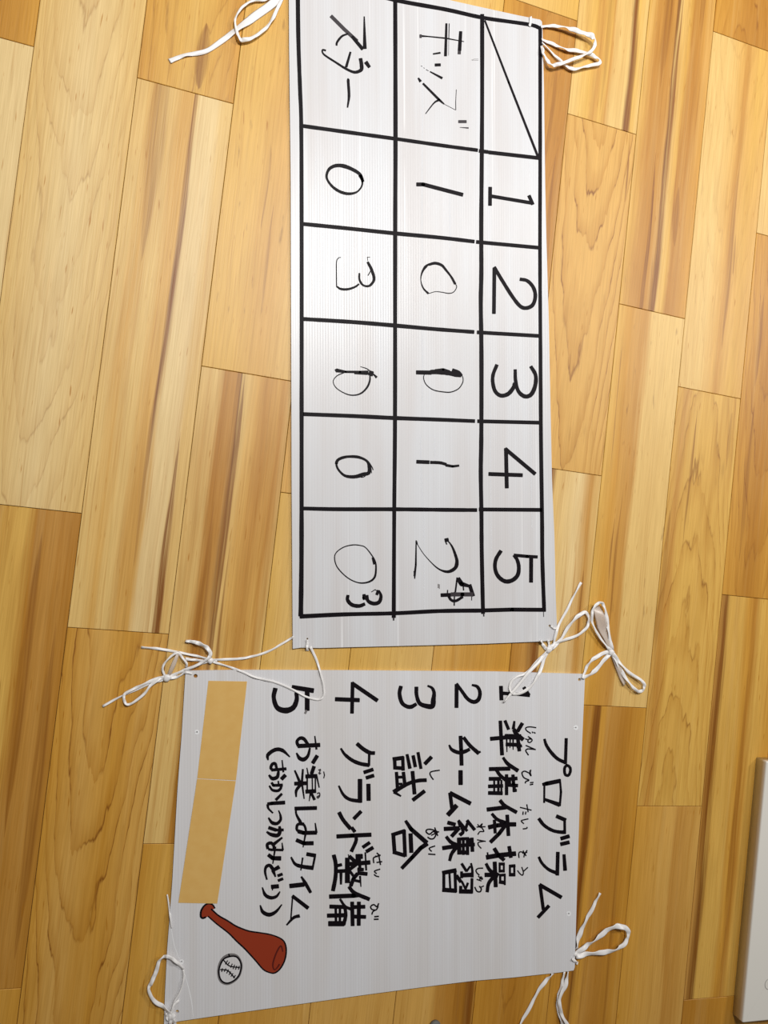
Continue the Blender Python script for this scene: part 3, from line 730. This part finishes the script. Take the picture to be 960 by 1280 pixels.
def knot(root, px, py, r, z=0.003):
    c = P(px, py, z)
    bm = bmesh.new()
    bmesh.ops.create_icosphere(bm, subdivisions=2, radius=r)
    for v in bm.verts:
        n = math.sin(v.co.x * 2500 + v.co.y * 1700) * 0.16 + math.sin(v.co.z * 2900 + v.co.x * 1300) * 0.12
        v.co *= 1 + n
        v.co.z *= 0.62
        v.co += c - Vector(root.location)
    me = bpy.data.meshes.new('knot')
    bm.to_mesh(me); bm.free()
    me.materials.append(str_mat)
    for p in me.polygons: p.use_smooth = True
    o = bpy.data.objects.new('knot', me)
    C.objects.link(o)
    o.parent = root
    return o

def string(label, px, py):
    r = empty('plastic_string', P(px, py, 0))
    tag(r, label, 'string', 'white plastic tie strings of the boards')
    return r

s = string('loose white plastic string tail at scoreboard corner beside the marker zeros row', 350, 0)
strand(s, [(212, 76.5), (223, 72), (234, 68.5), (254, 65.6), (271, 56), (292, 40), (316, 22.5), (344, 2), (362, -14)], [6, 5, 5, 5, 6, 8.5, 9, 7], twist=.2)
strand(s, [(352, -8), (331, 0), (316, 1), (303, 9), (295, 21), (294, 30), (297.5, 44), (303, 50.6), (316, 47), (331, 36.6), (340.6, 24), (350, 4), (358, -12)], [3, 3, 2.6, 2.6, 5, 3.4, 4, 3], lift=0.006)
knot(s, 364, -16, 0.006)

s = string('white plastic string loops beside the scoreboard corner cell with the slash', 690, 50)
strand(s, [(676, 33.5), (690, 32.5), (705, 34.4), (720, 38.7), (735, 43.5), (742.5, 49), (743.5, 56), (739, 64), (727.5, 70), (710, 76.5), (697, 81), (689, 81.5), (683.7, 75), (678.7, 66), (677, 58)],
       [2.6, 3.4, 4.6, 5, 3.4, 3, 3.4, 4, 3.4, 3], lift=0.012)
strand(s, [(677, 49.5), (692.5, 56), (707.5, 62), (725, 64.4), (737.5, 68.7), (748, 74), (748.5, 79.5), (732.5, 83.2), (717.5, 86.6), (707.5, 82.5), (697.5, 73.7), (678, 54)], [3, 3.4, 3.6, 3.6, 3.8, 3, 3.4, 2.6, 2.4], lift=0.006)
strand(s, [(662.8, 21.5), (663.2, 26), (661.8, 33)], [2.6], name='hole_loop')

s = string('long thin white string from scoreboard corner draped across the program numeral 5', 384, 812)
strand(s, [(384.2, 799.5), (384, 806), (383.8, 813.5)], [2.4, 3.2, 4.4], name='hole_loop')
strand(s, [(388, 808.5), (396, 826), (401, 843), (404.3, 857), (405, 867), (402, 873.4), (395, 874.3), (383, 871), (368, 863), (345, 853), (330, 849.6), (315, 845), (300, 838.4), (285, 833), (270, 828.5), (262, 826)], [3.2, 2.4, 2.2, 2.4, 2.6, 2.6, 2.6], twist=.3)
strand(s, [(367, 796), (355, 803), (340, 812), (325, 818), (310, 821.5), (298, 823.5), (280, 824.3), (266, 825), (255, 828), (240, 834), (225, 840), (210, 847)], [2.6, 2.8, 3, 3.2, 3.6, 4.4], twist=.3)
strand(s, [(176.5, 809), (199, 811), (221, 815), (242, 819), (259, 823.4), (271, 827)], [3.6, 3.2, 3, 3], name='tail')
strand(s, [(232, 801), (240, 802), (248, 804), (258, 809), (263, 817), (258, 824.5), (242, 833), (228, 838)], [3.4, 4, 5.4, 5, 4, 3.4, 3], lift=0.006, name='tail')
knot(s, 263, 826, 0.005)

s = string('white string bow on the wood at program board corner beside the tan paper strip', 209, 847)
strand(s, [(210, 846), (195, 849), (176, 857), (159, 865), (154.7, 871), (157.5, 879.5), (165, 879), (180, 867.5), (189, 856), (202.5, 847), (212, 845)], [5, 4.4, 3.4, 3.4, 3.2, 3.4, 4, 3.6], lift=0.003, name='bow_loop')
strand(s, [(204, 850), (190, 853.5), (172, 861.5), (152, 870), (128.5, 882.5)], [3, 3, 2.6, 3.4], name='tail')
strand(s, [(206, 845), (203.2, 835), (209, 825), (221, 816), (228, 822), (233, 829), (233, 834)], [2.8, 2.8, 3], lift=0.005, name='bow_loop')
strand(s, [(223.5, 814.5), (217.5, 829), (211, 844)], [3.4, 5.4, 4.4], lift=0.008, name='ribbon', mat=film_mat, twist=.2)
strand(s, [(231.5, 823.5), (242, 824.5), (254, 826)], [4, 3.4, 3], name='tail')
strand(s, [(210, 847), (222, 846), (232, 840.5), (240, 842.5)], [5, 3.4, 3, 2], name='strand')
knot(s, 209, 847, 0.006)

s = string('white string bow of the scoreboard lying over the program numeral 1', 686, 812)
strand(s, [(726.3, 728), (718, 743), (707.5, 764), (697, 784.6), (692, 803), (686.7, 811.7), (680, 824), (672, 845), (661.7, 859.6), (647, 867.5), (638, 864), (638.7, 853), (648, 845), (657.5, 841), (672, 826), (684.6, 812.7)],
       [3, 2.6, 3, 3.2, 3.6, 3.4, 3, 2.6, 2.8, 3.6], name='bow_loop', twist=.35)
strand(s, [(684.6, 812.7), (693, 805), (705, 800), (722, 794), (733, 784), (736, 773), (731, 765.2), (720, 772), (709.6, 784.6), (701, 799), (688.7, 810.6)], [4.6, 3.4, 3, 3, 3.4, 4.4, 3.4, 4.4], lift=0.004, name='bow_loop', twist=.35)
strand(s, [(684, 815), (666, 834.6), (647, 857.5), (629.5, 878)], [4, 3.4, 3, 2.8], lift=0.002, name='tail', twist=.3)
strand(s, [(675.5, 800), (679, 807), (684, 812.5)], [3.6], name='strand')
strand(s, [(685.6, 800), (686, 806), (686.5, 811)], [3.2], name='strand')
strand(s, [(688.5, 782.5), (692, 785.5), (696, 785)], [1.8], name='hole_loop')
knot(s, 686, 812, 0.006)

s = string('white and translucent ribbon string bow on wood at program board corner above the title', 764, 815)
strand(s, [(727.5, 848), (731, 840), (734, 832), (741, 824), (753, 817), (764, 814.5), (757, 822), (747, 835), (738, 842.5), (729, 847)], [2.8, 3.2, 4, 4, 4, 4.6, 3.6], name='bow_loop', twist=.35)
strand(s, [(763.7, 813.7), (755, 804), (745, 789), (739.5, 775), (741, 762), (747, 754.5), (753, 754.5), (757, 766), (760, 786.7), (764, 812)], [3.4, 2.6, 2.6, 2.8, 3.2, 3, 3.6, 4.6, 4], lift=0.01, name='bow_loop')
strand(s, [(745, 758), (752, 782), (763.5, 812)], [8, 11, 4], lift=0.006, name='ribbon', mat=film_mat, thick=0.0005, twist=.2)
strand(s, [(764, 815), (774, 828), (786.7, 841), (801, 850), (805, 857), (803, 863), (796, 863.5), (786.7, 854), (776, 838), (766, 818)], [4.4, 3.6, 3, 3, 3.4, 3.2, 3.2, 4, 4], lift=0.006, name='bow_loop')
strand(s, [(765, 816), (773, 836.7), (780.5, 855)], [4, 5, 5.4], lift=0.002, name='tail', mat=film_mat, twist=.2)
knot(s, 764, 815, 0.0065)

s = string('white string loop at program board corner below the end of the title', 719, 1195)
strand(s, [(719, 1192), (733, 1181.7), (746.7, 1172.5), (763, 1160), (777, 1157.6), (785, 1164.5), (783, 1175), (773, 1185), (756.7, 1190), (736.7, 1191.7), (719, 1194.5)], [4, 4.8, 5, 5.4, 5, 4, 4, 5, 5, 5], lift=0.008, name='bow_loop')
strand(s, [(750, 1116), (741.7, 1131.7), (731.7, 1151.7), (723, 1171.7), (720.5, 1186)], [4, 3.2, 4.4, 5.4, 4], name='tail')
strand(s, [(715, 1198), (719, 1202), (722, 1204)], [2.4, 3.6, 3], name='hole_loop')
strand(s, [(690.5, 1216), (688, 1219.5), (676.7, 1232), (665, 1253), (650, 1280), (640, 1298)], [3.6, 4.2, 3.6, 3.4, 3.4], name='tail', under=True)
strand(s, [(705.3, 1214.2), (701.5, 1233), (696.8, 1250), (699, 1267), (703, 1281), (709, 1298)], [3.4, 3.6, 4, 4, 5], name='tail', under=True)
strand(s, [(709.6, 1213.6), (706.7, 1230), (699, 1250), (701.7, 1267), (709, 1281), (718, 1298)], [3.6, 4.6, 3.6, 4, 5], lift=0.004, name='tail', under=True)
knot(s, 719.5, 1193, 0.004, 0.004)

s = string('small white string loop at program board corner beside the drawn baseball', 214, 1270)
strand(s, [(209, 1118), (211, 1130), (213, 1149), (214.6, 1160)], [1.6, 2, 2, 1], name='tail', twist=.2)
strand(s, [(229, 1211), (222, 1203), (213, 1197), (205.6, 1195.5), (199, 1201), (195, 1215), (189, 1228), (186, 1237), (192, 1250), (205.6, 1259), (214.6, 1269)], [3, 3.6, 4.2, 4, 4, 5, 5, 3.6, 4.2, 5, 5], lift=0.007, name='bow_loop')
strand(s, [(229, 1211), (229.6, 1223.7), (225, 1240), (218, 1253), (214.6, 1268)], [2.4, 2, 2, 2.6, 3.6], lift=0.002, name='bow_loop')
strand(s, [(224, 1250), (217, 1257), (214.6, 1270), (213, 1280), (211.5, 1297)], [3, 3.6, 4.6, 4, 4], lift=0.002, name='tail')
strand(s, [(214.6, 1268), (217.5, 1276), (220, 1284), (222, 1297)], [4, 3.6, 3.6], name='tail')
strand(s, [(207, 1266), (209.5, 1272), (213, 1275)], [4, 4, 4], name='tail')
knot(s, 214.5, 1270, 0.0065, 0.006)

# ------------------------------------------------------------------ white box at the frame's edge
white = plain('white_lacquer', (226, 222, 214), 0.4, 0.5)
bh = 0.027
x0 = U0 + 9.805 * PW
y1, y0 = -2.375 * PW, -5.79 * PW
x1 = x0 + 0.36
root = empty('white_low_box', ((x0 + x1) / 2, (y0 + y1) / 2, 0))
tag(root, 'low white rectangular box with rounded edges lying on the wood floor', 'box')
bm = bmesh.new()
bmesh.ops.create_cube(bm, size=1)
for v in bm.verts:
    v.co = Vector((v.co.x * (x1 - x0), v.co.y * (y1 - y0), (v.co.z + 0.5) * bh))
bmesh.ops.bevel(bm, geom=[e for e in bm.edges if abs(e.verts[0].co.z - e.verts[1].co.z) > 0.01], offset=0.003, segments=4, affect='EDGES', profile=0.5)
bmesh.ops.bevel(bm, geom=[e for e in bm.edges if e.verts[0].co.z > bh - 1e-4 and e.verts[1].co.z > bh - 1e-4 and len(e.link_faces) == 2 and e.calc_face_angle(0) > 0.5],
                offset=0.003, segments=4, affect='EDGES', profile=0.5)
me = bpy.data.meshes.new('body')
bm.to_mesh(me); bm.free()
me.materials.append(white)
for p in me.polygons: p.use_smooth = True
o = bpy.data.objects.new('body', me)
C.objects.link(o); o.parent = root
o.modifiers.new('weighted', 'WEIGHTED_NORMAL').weight = 100
rc = P(961.5, 1230, bh) - Vector(root.location)
V, F = [], []
for i in range(32):
    a = i * math.pi / 16
    for j in range(6):
        b = j * math.pi / 3
        r = 0.0105 + 0.0006 * math.cos(b)
        V.append((rc.x + r * math.cos(a), rc.y + r * math.sin(a), bh + 0.0006 * math.sin(b)))
        F.append((6 * i + j, 6 * ((i + 1) % 32) + j, 6 * ((i + 1) % 32) + (j + 1) % 6, 6 * i + (j + 1) % 6))
obj('ring_mark', V, F, plain('gray_ring', (150, 148, 146), 0.4), root, smooth=True)['label'] = 'thin grey ring'

# small grey cap at the bottom edge
V, F = [], []
prof = [(0.0098, 0.0), (0.0105, 0.003), (0.0100, 0.0058), (0.0080, 0.0072), (0.004, 0.0080), (0.0006, 0.0082)]
for i in range(24):
    a = i * math.pi / 12
    V += [(r * math.cos(a), r * math.sin(a), z) for r, z in prof]
    for j in range(5):
        F.append((6 * i + j, 6 * ((i + 1) % 24) + j, 6 * ((i + 1) % 24) + j + 1, 6 * i + j + 1))
F.append(tuple(6 * i + 5 for i in range(24)))
F.append(tuple(6 * i for i in range(23, -1, -1)))
cap = obj('rubber_cap', V, F, plain('gray_rubber', (104, 104, 100), 0.6, 0.3), smooth=True)
cap.location = P(543, 1281.5, 0)
tag(cap, 'small round dark grey cap on the wood below the program board', 'cap')
bpy.context.view_layer.update()
